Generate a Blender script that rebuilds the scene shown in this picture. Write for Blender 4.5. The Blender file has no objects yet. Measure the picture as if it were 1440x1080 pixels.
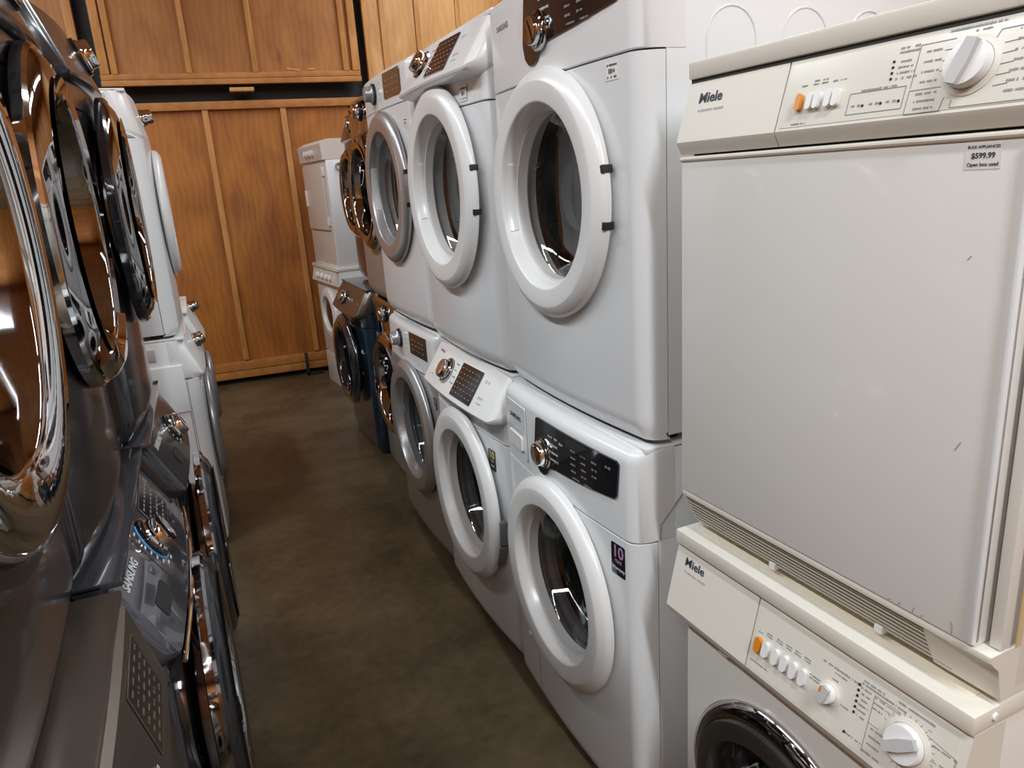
import bpy, bmesh, math, random
from mathutils import Matrix, Vector
random.seed(4)
S = bpy.context.scene
COL = S.collection
PI = math.pi

# ------------------------------------------------------------------ camera
YAW, PIT, ROL, F = .4, .2765, -.067, 1024.0
fw = Vector((math.sin(YAW)*math.cos(PIT), math.cos(YAW)*math.cos(PIT), -math.sin(PIT)))
r_ = Vector((math.cos(YAW), -math.sin(YAW), 0)); u_ = r_.cross(fw)
R = r_*math.cos(ROL)+u_*math.sin(ROL); U = -r_*math.sin(ROL)+u_*math.cos(ROL)
cd = bpy.data.cameras.new('camera'); cam = bpy.data.objects.new('camera', cd); COL.objects.link(cam)
cam.matrix_world = Matrix(((R.x, U.x, -fw.x, 0), (R.y, U.y, -fw.y, 0), (R.z, U.z, -fw.z, 1.538), (0, 0, 0, 1)))
cd.sensor_fit = 'HORIZONTAL'; cd.sensor_width = 36; cd.lens = 36*F/1440; cd.clip_start = .02
S.camera = cam

# ------------------------------------------------------------------ world, exposure
w = bpy.data.worlds.new('world'); S.world = w; w.use_nodes = True
w.node_tree.nodes['Background'].inputs[0].default_value = (.9, .93, 1, 1)
w.node_tree.nodes['Background'].inputs[1].default_value = .0
S.view_settings.view_transform = 'Standard'; S.view_settings.look = 'None'
S.view_settings.exposure = 0.0; S.view_settings.gamma = 1

# ceiling tube lights of the hall: (x, y, length, power)
LAMPS = [(-1.5, -.6, 2.2, 58), (-1.5, 2.0, 2.2, 58), (-1.5, 4.6, 2.2, 48), (.3, -2.2, 2.2, 135), (2.2, -.6, 2.2, 34), (2.2, 2.0, 2.2, 48), (2.2, 4.6, 2.2, 48)]
LAMP_Z = 4.0
for (lx, ly, ll, lp) in LAMPS:
    ld = bpy.data.lights.new('tube_light', 'AREA'); ld.shape = 'RECTANGLE'; ld.size = .18; ld.size_y = ll
    ld.energy = lp*1.12; ld.color = (.90, .965, 1)
    lo = bpy.data.objects.new('tube_light', ld); lo.location = (lx, ly, LAMP_Z-.075); COL.objects.link(lo)

# ------------------------------------------------------------------ materials
def mat(name, col, rough=.5, metal=0, coat=0, coat_r=.05, spec=.5):
    m = bpy.data.materials.new(name); m.use_nodes = True
    b = m.node_tree.nodes['Principled BSDF']
    b.inputs['Base Color'].default_value = (*col, 1); b.inputs['Roughness'].default_value = rough
    b.inputs['Metallic'].default_value = metal; b.inputs['Coat Weight'].default_value = coat
    b.inputs['Coat Roughness'].default_value = coat_r; b.inputs['Specular IOR Level'].default_value = spec
    return m
def nodes(m): return m.node_tree.nodes, m.node_tree.links, m.node_tree.nodes['Principled BSDF']
def noise_rough(m, scale, lo, hi, bump=0, stretch=(1, 1, 1), c2=None, cs=None):
    n, l, b = nodes(m)
    tc = n.new('ShaderNodeTexCoord'); mp = n.new('ShaderNodeMapping'); mp.inputs['Scale'].default_value = stretch
    t = n.new('ShaderNodeTexNoise'); t.inputs['Scale'].default_value = scale; t.inputs['Detail'].default_value = 5
    l.new(tc.outputs['Object'], mp.inputs[0]); l.new(mp.outputs[0], t.inputs['Vector'])
    r = n.new('ShaderNodeMapRange'); r.inputs['To Min'].default_value = lo; r.inputs['To Max'].default_value = hi
    l.new(t.outputs['Fac'], r.inputs['Value']); l.new(r.outputs[0], b.inputs['Roughness'])
    if bump:
        bp = n.new('ShaderNodeBump'); bp.inputs['Strength'].default_value = bump; bp.inputs['Distance'].default_value = .002
        l.new(t.outputs['Fac'], bp.inputs['Height']); l.new(bp.outputs[0], b.inputs['Normal'])
    if c2:
        t2 = n.new('ShaderNodeTexNoise'); t2.inputs['Scale'].default_value = cs; t2.inputs['Detail'].default_value = 6
        l.new(mp.outputs[0], t2.inputs['Vector'])
        cr = n.new('ShaderNodeValToRGB'); cr.color_ramp.elements[0].position = .35; cr.color_ramp.elements[1].position = .7
        cr.color_ramp.elements[0].color = b.inputs['Base Color'].default_value[:]; cr.color_ramp.elements[1].color = (*c2, 1)
        l.new(t2.outputs['Fac'], cr.inputs[0]); l.new(cr.outputs[0], b.inputs['Base Color'])
    return m
WHITE = noise_rough(mat('white_enamel', (.77, .785, .80), .22, coat=.3), 9, .2, .3)
WHITEP = mat('white_plastic', (.80, .80, .795), .3, coat=.2, coat_r=.15)
CREAM = noise_rough(mat('cream_enamel', (.76, .74, .69), .25, coat=.25), 6, .22, .34, c2=(.775, .755, .71), cs=2.5)
CREAMP = noise_rough(mat('cream_plastic', (.75, .715, .64), .32), 12, .28, .4)
CREAMPAN = mat('cream_panel', (.75, .725, .65), .18, coat=.6)
CREAMTOP = mat('cream_lid_top', (.78, .71, .57), .4)
YELLOW = mat('yellowed_seal', (.60, .47, .25), .5)
TAN = mat('pinkish_tan_enamel', (.66, .60, .55), .35)  # darker pinkish tone for the old dryer's front, door and control panel
SILVER = mat('silver_paint', (.42, .42, .43), .3, metal=.6, coat=.4)
SILVERB = mat('silver_grey_enamel', (.45, .45, .45), .28, metal=.5, coat=.3)
CHROME = mat('chrome', (.82, .82, .83), .05, metal=1)
CHROMED = mat('dark_chrome', (.42, .41, .42), .05, metal=1)
STEEL = mat('stainless', (.55, .55, .55), .22, metal=1)
GRAPH = mat('graphite_gloss', (.045, .044, .050), .24, metal=.6, coat=.5, coat_r=.10)
GRAPHM = mat('graphite_paint', (.07, .066, .062), .22, metal=.7, coat=.6, coat_r=.08)
PLUM = mat('glossy_slate_plastic', (.060, .062, .075), .1, metal=.3, coat=1, coat_r=.02)
BRONZE = noise_rough(mat('bronze_metal', (.20, .168, .14), .3, metal=.85, coat=.2, coat_r=.2), 14, .26, .36)
SMOKE = mat('smoked_mirror', (.36, .345, .35), .035, metal=1)
NAVY = mat('navy_metal', (.028, .062, .10), .25, metal=.55, coat=.7)
NAVYD = mat('navy_black_gloss', (.012, .014, .02), .08, coat=1)
BLACK = mat('black_gloss', (.010, .011, .014), .12, coat=.6)
BLACKM = mat('black_matte', (.012, .012, .013), .6)
RUBBER = mat('grey_rubber', (.16, .16, .17), .5)
GREY = mat('grey_print', (.28, .28, .28), .6)
GREYL = mat('light_grey_plastic', (.52, .52, .52), .4)
INK = mat('dark_ink', (.04, .05, .07), .6)
PALE = mat('pale_print', (.55, .58, .6), .5)
BROWNPRINT = mat('brown_print', (.33, .25, .2), .6)
PINK = mat('mauve_print', (.42, .22, .42), .5)
GOLD = mat('gold_print', (.55, .50, .22), .5)
ORANGE = mat('orange_button', (.72, .25, .015), .3, coat=.5)
BLUE = mat('blue_ring', (.10, .42, .75), .3)
PAPER = mat('label_paper', (.80, .79, .76), .6)
SEAM = mat('seam_shadow_gap', (.05, .05, .05), .8)
DRUM = mat('drum_steel', (.50, .50, .51), .25, metal=1)
n, l, b = nodes(DRUM)
tc = n.new('ShaderNodeTexCoord'); vo = n.new('ShaderNodeTexVoronoi'); vo.inputs['Scale'].default_value = 55
l.new(tc.outputs['Object'], vo.inputs['Vector'])
cr = n.new('ShaderNodeValToRGB'); cr.color_ramp.elements[0].position = .12; cr.color_ramp.elements[1].position = .2
cr.color_ramp.elements[0].color = (.02, .02, .02, 1); cr.color_ramp.elements[1].color = (.45, .45, .46, 1)
l.new(vo.outputs['Distance'], cr.inputs[0]); l.new(cr.outputs[0], b.inputs['Base Color'])

def glass(name, tint, refl=.9):
    m = bpy.data.materials.new(name); m.use_nodes = True; n = m.node_tree.nodes; l = m.node_tree.links; n.clear()
    o = n.new('ShaderNodeOutputMaterial'); mx = n.new('ShaderNodeMixShader')
    t = n.new('ShaderNodeBsdfTransparent'); t.inputs[0].default_value = (*tint, 1)
    g = n.new('ShaderNodeBsdfGlossy'); g.inputs['Roughness'].default_value = .02
    fr = n.new('ShaderNodeLayerWeight'); fr.inputs['Blend'].default_value = .5
    pw = n.new('ShaderNodeMath'); pw.operation = 'POWER'; pw.inputs[1].default_value = 3.2; l.new(fr.outputs['Facing'], pw.inputs[0])
    mr = n.new('ShaderNodeMapRange'); mr.inputs['To Min'].default_value = .07; mr.inputs['To Max'].default_value = refl; l.new(pw.outputs[0], mr.inputs['Value'])
    l.new(mr.outputs[0], mx.inputs[0]); l.new(t.outputs[0], mx.inputs[1]); l.new(g.outputs[0], mx.inputs[2]); l.new(mx.outputs[0], o.inputs[0])
    return m
GLASSW = glass('door_glass', (.62, .64, .64))
GLASSD = glass('dark_door_glass', (.10, .10, .11))
GLASSC = glass('clear_door_glass', (.80, .80, .78))

def wood(name, c1, c2, c3, axis='z', sc=1.0, rough=.55):
    m = bpy.data.materials.new(name); m.use_nodes = True; n, l, b = nodes(m)
    tc = n.new('ShaderNodeTexCoord'); mp = n.new('ShaderNodeMapping')
    st = {'z': (2.1, 2.1, .8), 'x': (.5, 1.9, 1.9), 'y': (1.9, .5, 1.9)}[axis]
    mp.inputs['Scale'].default_value = tuple(v*sc for v in st)
    l.new(tc.outputs['Object'], mp.inputs[0])
    nz = n.new('ShaderNodeTexNoise'); nz.inputs['Scale'].default_value = 1.6; nz.inputs['Detail'].default_value = 8; nz.inputs['Distortion'].default_value = 1.4
    l.new(mp.outputs[0], nz.inputs['Vector'])
    wv = n.new('ShaderNodeTexWave'); wv.inputs['Scale'].default_value = 3.0; wv.inputs['Distortion'].default_value = 9
    wv.inputs['Detail'].default_value = 4; wv.inputs['Detail Scale'].default_value = 1.2
    l.new(mp.outputs[0], wv.inputs['Vector'])
    cr = n.new('ShaderNodeValToRGB'); e = cr.color_ramp.elements
    e[0].position = .3; e[0].color = (*c1, 1); e[1].position = .72; e[1].color = (*c3, 1)
    k = e.new(.52); k.color = (*c2, 1)
    mx = n.new('ShaderNodeMix'); mx.data_type = 'FLOAT'; mx.inputs[0].default_value = .10
    l.new(nz.outputs['Fac'], mx.inputs[2]); l.new(wv.outputs['Fac'], mx.inputs[3]); l.new(mx.outputs[0], cr.inputs[0])
    # a few knots
    vo = n.new('ShaderNodeTexVoronoi'); vo.inputs['Scale'].default_value = 1.1
    l.new(mp.outputs[0], vo.inputs['Vector'])
    kr = n.new('ShaderNodeValToRGB'); kr.color_ramp.elements[0].position = .02; kr.color_ramp.elements[1].position = .07
    kr.color_ramp.elements[0].color = (.45, .35, .3, 1); kr.color_ramp.elements[1].color = (1, 1, 1, 1)
    l.new(vo.outputs['Distance'], kr.inputs[0])
    mu = n.new('ShaderNodeMix'); mu.data_type = 'RGBA'; mu.blend_type = 'MULTIPLY'; mu.inputs[0].default_value = .8
    l.new(cr.outputs[0], mu.inputs[6]); l.new(kr.outputs[0], mu.inputs[7]); l.new(mu.outputs[2], b.inputs['Base Color'])
    b.inputs['Roughness'].default_value = rough
    b.inputs['Coat Weight'].default_value = .05; b.inputs['Coat Roughness'].default_value = .4
    bp = n.new('ShaderNodeBump'); bp.inputs['Strength'].default_value = .15; bp.inputs['Distance'].default_value = .003
    l.new(nz.outputs['Fac'], bp.inputs['Height']); l.new(bp.outputs[0], b.inputs['Normal'])
    return m
PLY = wood('orange_plywood', (.25, .080, .009), (.38, .128, .014), (.47, .175, .026))
PLYU = wood('upper_plywood', (.29, .105, .020), (.39, .150, .030), (.46, .195, .046))
PLYL = wood('light_plywood', (.50, .25, .075), (.60, .32, .11), (.68, .39, .15))
BATT = wood('batten_pine', (.40, .165, .035), (.52, .235, .06), (.62, .30, .09), sc=1.6)
BATTX = wood('rail_pine', (.36, .14, .025), (.48, .20, .045), (.56, .25, .07), axis='x', sc=1.6)
CEILW = wood('ceiling_boards', (.36, .20, .09), (.46, .26, .12), (.55, .33, .17), axis='y')

FLOORM = mat('brown_concrete', (.060, .040, .022), .4, coat=.12, coat_r=.25)
n, l, b = nodes(FLOORM)
tc = n.new('ShaderNodeTexCoord')
t1 = n.new('ShaderNodeTexNoise'); t1.inputs['Scale'].default_value = 2.3; t1.inputs['Detail'].default_value = 10; t1.inputs['Roughness'].default_value = .66
t2 = n.new('ShaderNodeTexNoise'); t2.inputs['Scale'].default_value = 26; t2.inputs['Detail'].default_value = 6
l.new(tc.outputs['Object'], t1.inputs['Vector']); l.new(tc.outputs['Object'], t2.inputs['Vector'])
mx = n.new('ShaderNodeMix'); mx.data_type = 'FLOAT'; mx.inputs[0].default_value = .25
l.new(t1.outputs['Fac'], mx.inputs[2]); l.new(t2.outputs['Fac'], mx.inputs[3])
cr = n.new('ShaderNodeValToRGB'); e = cr.color_ramp.elements
e[0].position = .38; e[0].color = (.060, .043, .021, 1); e[1].position = .68; e[1].color = (.165, .122, .066, 1)
l.new(mx.outputs[0], cr.inputs[0]); l.new(cr.outputs[0], b.inputs['Base Color'])
rr = n.new('ShaderNodeMapRange'); rr.inputs['To Min'].default_value = .3; rr.inputs['To Max'].default_value = .6
l.new(t1.outputs['Fac'], rr.inputs['Value']); l.new(rr.outputs[0], b.inputs['Roughness'])
bp = n.new('ShaderNodeBump'); bp.inputs['Strength'].default_value = .12; bp.inputs['Distance'].default_value = .002
l.new(t2.outputs['Fac'], bp.inputs['Height']); l.new(bp.outputs[0], b.inputs['Normal'])

# ------------------------------------------------------------------ mesh helpers
I4 = Matrix.Identity(4)
def obj(name, bm, m, parent=None, label=None, ang=35, smooth=True):
    bmesh.ops.remove_doubles(bm, verts=bm.verts, dist=1e-6)
    bmesh.ops.recalc_face_normals(bm, faces=bm.faces)
    if smooth:
        for f in bm.faces: f.smooth = True
        for e in bm.edges:
            if len(e.link_faces) == 2:
                if e.calc_face_angle(0) > math.radians(ang): e.smooth = False
    me = bpy.data.meshes.new(name); bm.to_mesh(me); bm.free()
    me.materials.append(m)
    o = bpy.data.objects.new(name, me); COL.objects.link(o)
    if parent: o.parent = parent
    if label: o['label'] = label
    return o
def BM(): return bmesh.new()
def box(bm, x0, x1, y0, y1, z0, z1, M=I4, bev=0):
    vs = [bm.verts.new(M @ Vector(p)) for p in [(x0,y0,z0),(x1,y0,z0),(x1,y1,z0),(x0,y1,z0),(x0,y0,z1),(x1,y0,z1),(x1,y1,z1),(x0,y1,z1)]]
    fs = [bm.faces.new([vs[i] for i in q]) for q in [(3,2,1,0),(4,5,6,7),(0,1,5,4),(1,2,6,5),(2,3,7,6),(3,0,4,7)]]
    if bev:
        es = list({e for f in fs for e in f.edges})
        bmesh.ops.bevel(bm, geom=es, offset=bev, segments=2, profile=.6, affect='EDGES')
    return bm
def lathe(bm, prof, M=I4, segs=64, closed=False, arc=None, sx=1.0):
    """prof: (r, n) turned about the local z (outward) axis"""
    a0, a1 = arc or (0, 2*PI); full = arc is None
    N = segs if full else segs+1
    rings = []
    for (r, h) in prof:
        if r < 1e-6: rings.append([bm.verts.new(M @ Vector((0, 0, h)))]); continue
        rings.append([bm.verts.new(M @ Vector((sx*r*math.cos(a0+(a1-a0)*i/segs), r*math.sin(a0+(a1-a0)*i/segs), h))) for i in range(N)])
    prs = list(zip(rings, rings[1:])) + ([(rings[-1], rings[0])] if closed else [])
    for A, B in prs:
        for i in range(segs):
            j = (i+1) % len(A) if full else i+1
            jb = (i+1) % len(B) if full else i+1
            if len(A) == 1 and len(B) == 1: continue
            if len(A) == 1: bm.faces.new([A[0], B[i], B[jb]])
            elif len(B) == 1: bm.faces.new([A[i], A[j], B[0]])
            else: bm.faces.new([A[i], A[j], B[jb], B[i]])
    if not full and closed:
        bm.faces.new([r[0] for r in rings]); bm.faces.new([r[-1] for r in rings])
    return bm
def rrect(u0, u1, v0, v1, r, k=5):
    P = []
    for (cx, cy, a) in ((u1-r, v0+r, -PI/2), (u1-r, v1-r, 0), (u0+r, v1-r, PI/2), (u0+r, v0+r, PI)):
        for i in range(k+1):
            t = a+PI/2*i/k; P.append((cx+r*math.cos(t), cy+r*math.sin(t)))
    return P
def prism(bm, pts, n0, n1, M=I4):
    a = [bm.verts.new(M @ Vector((p[0], p[1], n0))) for p in pts]; c = [bm.verts.new(M @ Vector((p[0], p[1], n1))) for p in pts]
    bm.faces.new(a[::-1]); bm.faces.new(c)
    for i in range(len(pts)):
        j = (i+1) % len(pts); bm.faces.new([a[i], a[j], c[j], c[i]])
    return bm
def plate(bm, u0, u1, v0, v1, n0, n1, M=I4, r=.004): return prism(bm, rrect(u0, u1, v0, v1, min(r, (u1-u0)/2.01, (v1-v0)/2.01)), n0, n1, M)
def tube(bm, pts, r, M=I4, seg=8):
    pts = [Vector(p) for p in pts]; rings = []
    for i, p in enumerate(pts):
        d = (pts[min(i+1, len(pts)-1)]-pts[max(i-1, 0)]).normalized()
        a = d.orthogonal().normalized() if i == 0 else (rings[-1][1]-d*rings[-1][1].dot(d)).normalized()
        c = d.cross(a)
        rings.append(([bm.verts.new(M @ (p+(a*math.cos(2*PI*k/seg)+c*math.sin(2*PI*k/seg))*r)) for k in range(seg)], a))
    for (A, _), (B, _) in zip(rings, rings[1:]):
        for k in range(seg): bm.faces.new([A[k], A[(k+1) % seg], B[(k+1) % seg], B[k]])
    bm.faces.new(rings[0][0]); bm.faces.new(rings[-1][0][::-1]); return bm
def loft_x(bm, xs, fn):
    rings = [[bm.verts.new(Vector((x, y, z))) for (y, z) in fn(x)] for x in xs]
    for A, B in zip(rings, rings[1:]):
        for i in range(len(A)):
            j = (i+1) % len(A); bm.faces.new([A[i], A[j], B[j], B[i]])
    bm.faces.new(rings[0]); bm.faces.new(rings[-1][::-1]); return bm
def text(name, s, size, M, m, parent, bold=0, shear=0, align='LEFT', sx=1.0):
    cu = bpy.data.curves.new(name, 'FONT'); cu.body = s; cu.size = size; cu.offset = bold; cu.shear = shear
    cu.align_x = align; cu.extrude = .0003; cu.resolution_u = 3
    t = bpy.data.objects.new(name, cu); COL.objects.link(t)
    bpy.context.view_layer.update()
    me = bpy.data.meshes.new_from_object(t.evaluated_get(bpy.context.evaluated_depsgraph_get()))
    bpy.data.objects.remove(t); bpy.data.curves.remove(cu)
    me.transform(M @ Matrix.Diagonal((sx, 1, 1, 1))); me.materials.clear(); me.materials.append(m); me.name = name
    o = bpy.data.objects.new(name, me); COL.objects.link(o); o.parent = parent
    return o
def T(u, v, n=0): return Matrix.Translation((u, v, n))
def thing(name, label, cat, loc, rz=0, group=None):
    o = bpy.data.objects.new(name, None); COL.objects.link(o); o.empty_display_size = .1
    o.location = loc; o.rotation_euler = (0, 0, rz); o['label'] = label; o['category'] = cat
    if group: o['group'] = group
    return o
def tag(o, label, cat, group=None):
    o['label'] = label; o['category'] = cat
    if group: o['group'] = group
    return o
def struct(name, bm, m, **k):
    o = obj(name, bm, m, **k); o['kind'] = 'structure'; return o

# ------------------------------------------------------------------ washer / dryer kit (front faces local -Y, origin under the front)
def fy(x, W, b, rc=.032, dep=.042):
    """front surface depth at x: bulged, with rounded vertical edges"""
    h = W/2; ax = min(abs(x), h); y = -b*(1-(ax/h)**2)
    if ax > h-rc:
        t = (ax-(h-rc))/rc; y += dep*(1-math.sqrt(max(0, 1-t*t)))
    return y
def samples(W, rc=.032, extra=()):
    h = W/2
    xs = [(-h+2*h*i/20) for i in range(21)]
    for k in range(9):
        t = rc*(1-math.cos(PI/2*k/8)); xs += [h-t, t-h]
    xs += list(extra)
    xs = sorted(set(round(x, 5) for x in xs)); out = [xs[0]]
    for x in xs[1:]:
        if x-out[-1] > .0012: out.append(x)
    out[-1] = h; out[0] = -h
    return out
def PM(x, z, W, b, yt=0, zt=1, yb=0, zb=0, flat=False):
    """frame on a panel face: u along x, v up the slope, n outward"""
    k = (z-zb)/(zt-zb); y = yb+(yt-yb)*k-b*(1-(2*x/W)**2)
    u = Vector((1, 0 if flat else b*8*x/W**2, 0)).normalized(); v = Vector((0, yt-yb, zt-zb)).normalized()
    v = (v-u*v.dot(u)).normalized(); nn = u.cross(v)
    return Matrix(((u.x, v.x, nn.x, x), (u.y, v.y, nn.y, y), (u.z, v.z, nn.z, z), (0, 0, 0, 1)))

def cabinet(root, W, H, D, m, top=None):
    bm = BM(); t = .004; h = W/2-.001; y0 = .058
    box(bm, -h, -h+t, y0, D, .02, H-.004, bev=.0015); box(bm, h-t, h, y0, D, .02, H-.004, bev=.0015)
    box(bm, -h+t, h-t, D-t, D, .02, H-.004); box(bm, -h+t, h-t, y0, D-t, .02, .03)
    box(bm, -h, h, y0-.03, D, H-.012, H, bev=.004)
    box(bm, -h+t, h-t, .10, .103, H-.17, H-.012)
    c = obj('cabinet', bm, m, root)
    for sx in (-1, 1):
        for yy in (.09, D-.06):
            bm = BM(); lathe(bm, [(0, 0), (.022, 0), (.024, .012), (.012, .016), (.012, .03), (0, .03)], T(sx*(h-.05), yy, 0), 16)
            obj('foot', bm, BLACKM, root)
    return c
def front_panel(root, W, z0, z1, b, cx, cz, rh, m, name='front_panel', under=.0):
    """sheet front with a round opening"""
    ex = [cx+rh*math.cos(PI*i/28) for i in range(29)]
    xs = samples(W, extra=ex); bm = BM()
    # keep exact hole samples
    xs = sorted(x for x in xs if min(abs(x-q) for q in ex) > .004 or abs(x-cx) > rh) ; xs = sorted(set([x for x in xs if abs(x-cx) >= rh+.002 or x in ex or min(abs(x-q) for q in ex) > .004] + ex))
    def P(x, z):
        y = fy(x, W, b)
        if under and z < z0+under: y += .02*(1-(z-z0)/under)**2
        return bm.verts.new((x, y, z))
    def segs(x):
        d = abs(x-cx)
        if d <= rh+1e-6:
            q = math.sqrt(max(0, rh*rh-d*d)); return cz-q, cz+q
        return cz, cz
    lows = [z0, z0+under*.3, z0+under*.65, z0+under] if under else [z0]
    cols = []
    for x in xs:
        a, c = segs(x)
        lo = [P(x, z) for z in lows]+[P(x, a)]
        hi = [lo[-1] if abs(a-c) < 1e-6 else P(x, c), P(x, z1), bm.verts.new((x, fy(x, W, b)+.012, z1+.001))]
        cols.append((lo, hi))
    for A, B in zip(cols, cols[1:]):
        for S1, S2 in ((A[0], B[0]), (A[1], B[1])):
            for i in range(len(S1)-1):
                q = [S1[i], S2[i], S2[i+1], S1[i+1]]; q2 = []
                for v in q:
                    if v not in q2: q2.append(v)
                if len(q2) > 2: bm.faces.new(q2)
    for s, C in ((-1, cols[0]), (1, cols[-1])):
        vs = C[0]+C[1][1:]; ws = [bm.verts.new((v.co.x, .056, v.co.z)) for v in vs]
        for i in range(len(vs)-1): bm.faces.new([vs[i], vs[i+1], ws[i+1], ws[i]])
    # rim turned inwards
    N = 56; ra = []; rb = []
    for i in range(N):
        a = 2*PI*i/N; x = cx+rh*math.cos(a); z = cz+rh*math.sin(a); y = fy(x, W, b)
        ra.append(bm.verts.new((x, y+.0008, z))); rb.append(bm.verts.new((x, .05, z)))
    for i in range(N):
        j = (i+1) % N; bm.faces.new([ra[i], ra[j], rb[j], rb[i]])
    o = obj(name, bm, m, root)
    return o
def door(root, W, b, cx, cz, Rr, style, ring_m, glass_m, funnel_m=None, handle='right_hinge', lift=0.0, domed=0, trim=None, rubber=True):
    """round porthole door; returns the door ring object"""
    M = PM(cx, cz, W, b, flat=True) @ T(0, 0, lift)
    gi = min(Rr*.675, .203); fo = Rr*.735
    bm = BM()
    if style == 'plain':
        prof = [(fo+.001, .0285), (fo+.003, .0308), (fo+.006, .0315), (fo+.03, .0325), (Rr-.030, .0335), (Rr-.027, .0330), (Rr-.010, .0235), (Rr-.004, .0175), (Rr, .009), (Rr-.002, .002), (Rr-.016, -.004)]
    elif style == 'bezel':          # wide raised metal bezel
        prof = [(fo+.004, .040), (fo+.010, .046), (Rr-.020, .052), (Rr-.008, .048), (Rr-.001, .040), (Rr, .026), (Rr, .006), (Rr-.014, .001)]
    else:                            # domed mirror door
        prof = [(fo+.004, .044), (fo+.03, .048), (Rr-.055, .046), (Rr-.028, .038), (Rr-.008, .024), (Rr, .010), (Rr, .002), (Rr-.014, -.001)]
    prof = prof+[(gi, -.006), (gi, -.034)]
    lathe(bm, prof, M, 80)
    d = obj('door', bm, ring_m, root, ang=50)
    n0 = prof[0][1]
    bm = BM(); lathe(bm, [(prof[0][0], n0), (fo, n0-.002), (fo-.002, n0-.006), (fo-.007, n0-.024), (gi+.006, -.016), (gi+.002, -.030), (gi, -.034)], M, 80)
    obj('door_funnel', bm, funnel_m or ring_m, d, ang=60)
    bm = BM()
    if glass_m is GLASSC or style == 'flat':
        lathe(bm, [(gi+.002, -.030), (gi*.95, -.038), (gi*.9, -.055), (gi*.72, -.070), (gi*.4, -.078), (0, -.080)], M, 64)
    else:
        lathe(bm, [(gi+.002, -.030), (gi*.96, -.045), (gi*.90, -.09), (gi*.80, -.115), (gi*.5, -.125), (0, -.128)], M, 64)
    obj('door_glass', bm, glass_m, d, ang=60)
    if trim:
        bm = BM(); lathe(bm, [(Rr-.008, .020), (Rr-.002, .024), (Rr+.004, .018), (Rr+.004, .002), (Rr, .000), (Rr-.006, .010)], M, 80, closed=True)
        obj('door_trim', bm, trim, d)
    if handle == 'right_hinge':       # dryer: black hinge slots right, finger grip left
        for s in (1, -1):
            bm = BM(); a = s*.20
            Mh = M @ Matrix.Rotation(a, 4, 'Z') @ T(Rr-.004, 0, .006)
            box(bm, -.010, .0055, -.008, .008, -.010, .014, Mh, bev=.002); obj('hinge_slot', bm, BLACKM, d)
        bm = BM()
        lathe(bm, [(fo-.003, n0-.006), (fo-.010, n0-.022), (gi+.009, -.012), (gi+.012, -.006), (fo-.004, n0-.008)], M @ T(0, 0, .001), 12, closed=True, arc=(PI-.42, PI+.42))
        obj('finger_grip', bm, WHITEP if ring_m in (WHITE, WHITEP) else GREYL, d)
    elif handle == 'grip':
        bm = BM(); lathe(bm, [(fo-.002, n0+.001), (fo+.004, n0+.006), (fo+.022, n0+.006), (fo+.026, n0)], M, 16, closed=True, arc=(PI-.4, PI+.4))
        obj('door_handle', bm, BLACKM if trim is None else CHROME, d)
    elif handle == 'chrome_low':
        bm = BM()
        lathe(bm, [(fo+.010, n0+.001), (fo+.016, n0+.014), (fo+.040, n0+.012), (Rr-.012, n0-.002), (Rr-.006, .030), (fo+.02, n0-.006)], M, 24, closed=True, arc=(-PI/2-.62, -PI/2+.62))
        obj('door_handle', bm, CHROME, d, label='chrome curved handle')
    elif handle == 'white_hinge':
        for s in (1, -1):
            bm = BM(); Mh = M @ Matrix.Rotation(s*.15-.25, 4, 'Z') @ T(Rr-.006, 0, -.002)
            box(bm, -.012, .012, -.042, .042, -.014, .010, Mh, bev=.003); obj('hinge_cover', bm, RUBBER, d)
    return d
def drum(root, W, b, cx, cz, rh, D, gasket=True):
    M = PM(cx, cz, W, b, flat=True)
    bm = BM(); rr = .235
    lathe(bm, [(rr, -.10), (rr, -.20), (rr-.004, -.21), (rr, -.22), (rr, -min(.5, D-.15)), (rr*.5, -min(.5, D-.15)-.015), (0, -min(.5, D-.15)-.02)], M, 48)
    lathe(bm, [(rh-.012, -.085), (rr, -.10)], M, 48)
    dr = obj('drum', bm, DRUM, root, ang=60)
    for k in range(3):
        a = PI/2+.5+2*PI*k/3; Mh = M @ Matrix.Rotation(a, 4, 'Z') @ T(rr-.025, 0, -.27)
        bm = BM(); box(bm, -.02, .024, -.018, .018, -.15, .14, Mh, bev=.012); obj('drum_baffle', bm, DRUM, dr)
    if gasket:
        bm = BM(); lathe(bm, [(rh+.002, -.02), (rh-.008, -.026), (rh-.018, -.045), (rh-.014, -.058), (rh-.024, -.07), (rh-.022, -.085), (rh-.004, -.09), (rh+.002, -.06)], M, 56, closed=True)
        obj('door_gasket', bm, RUBBER, root)
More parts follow.
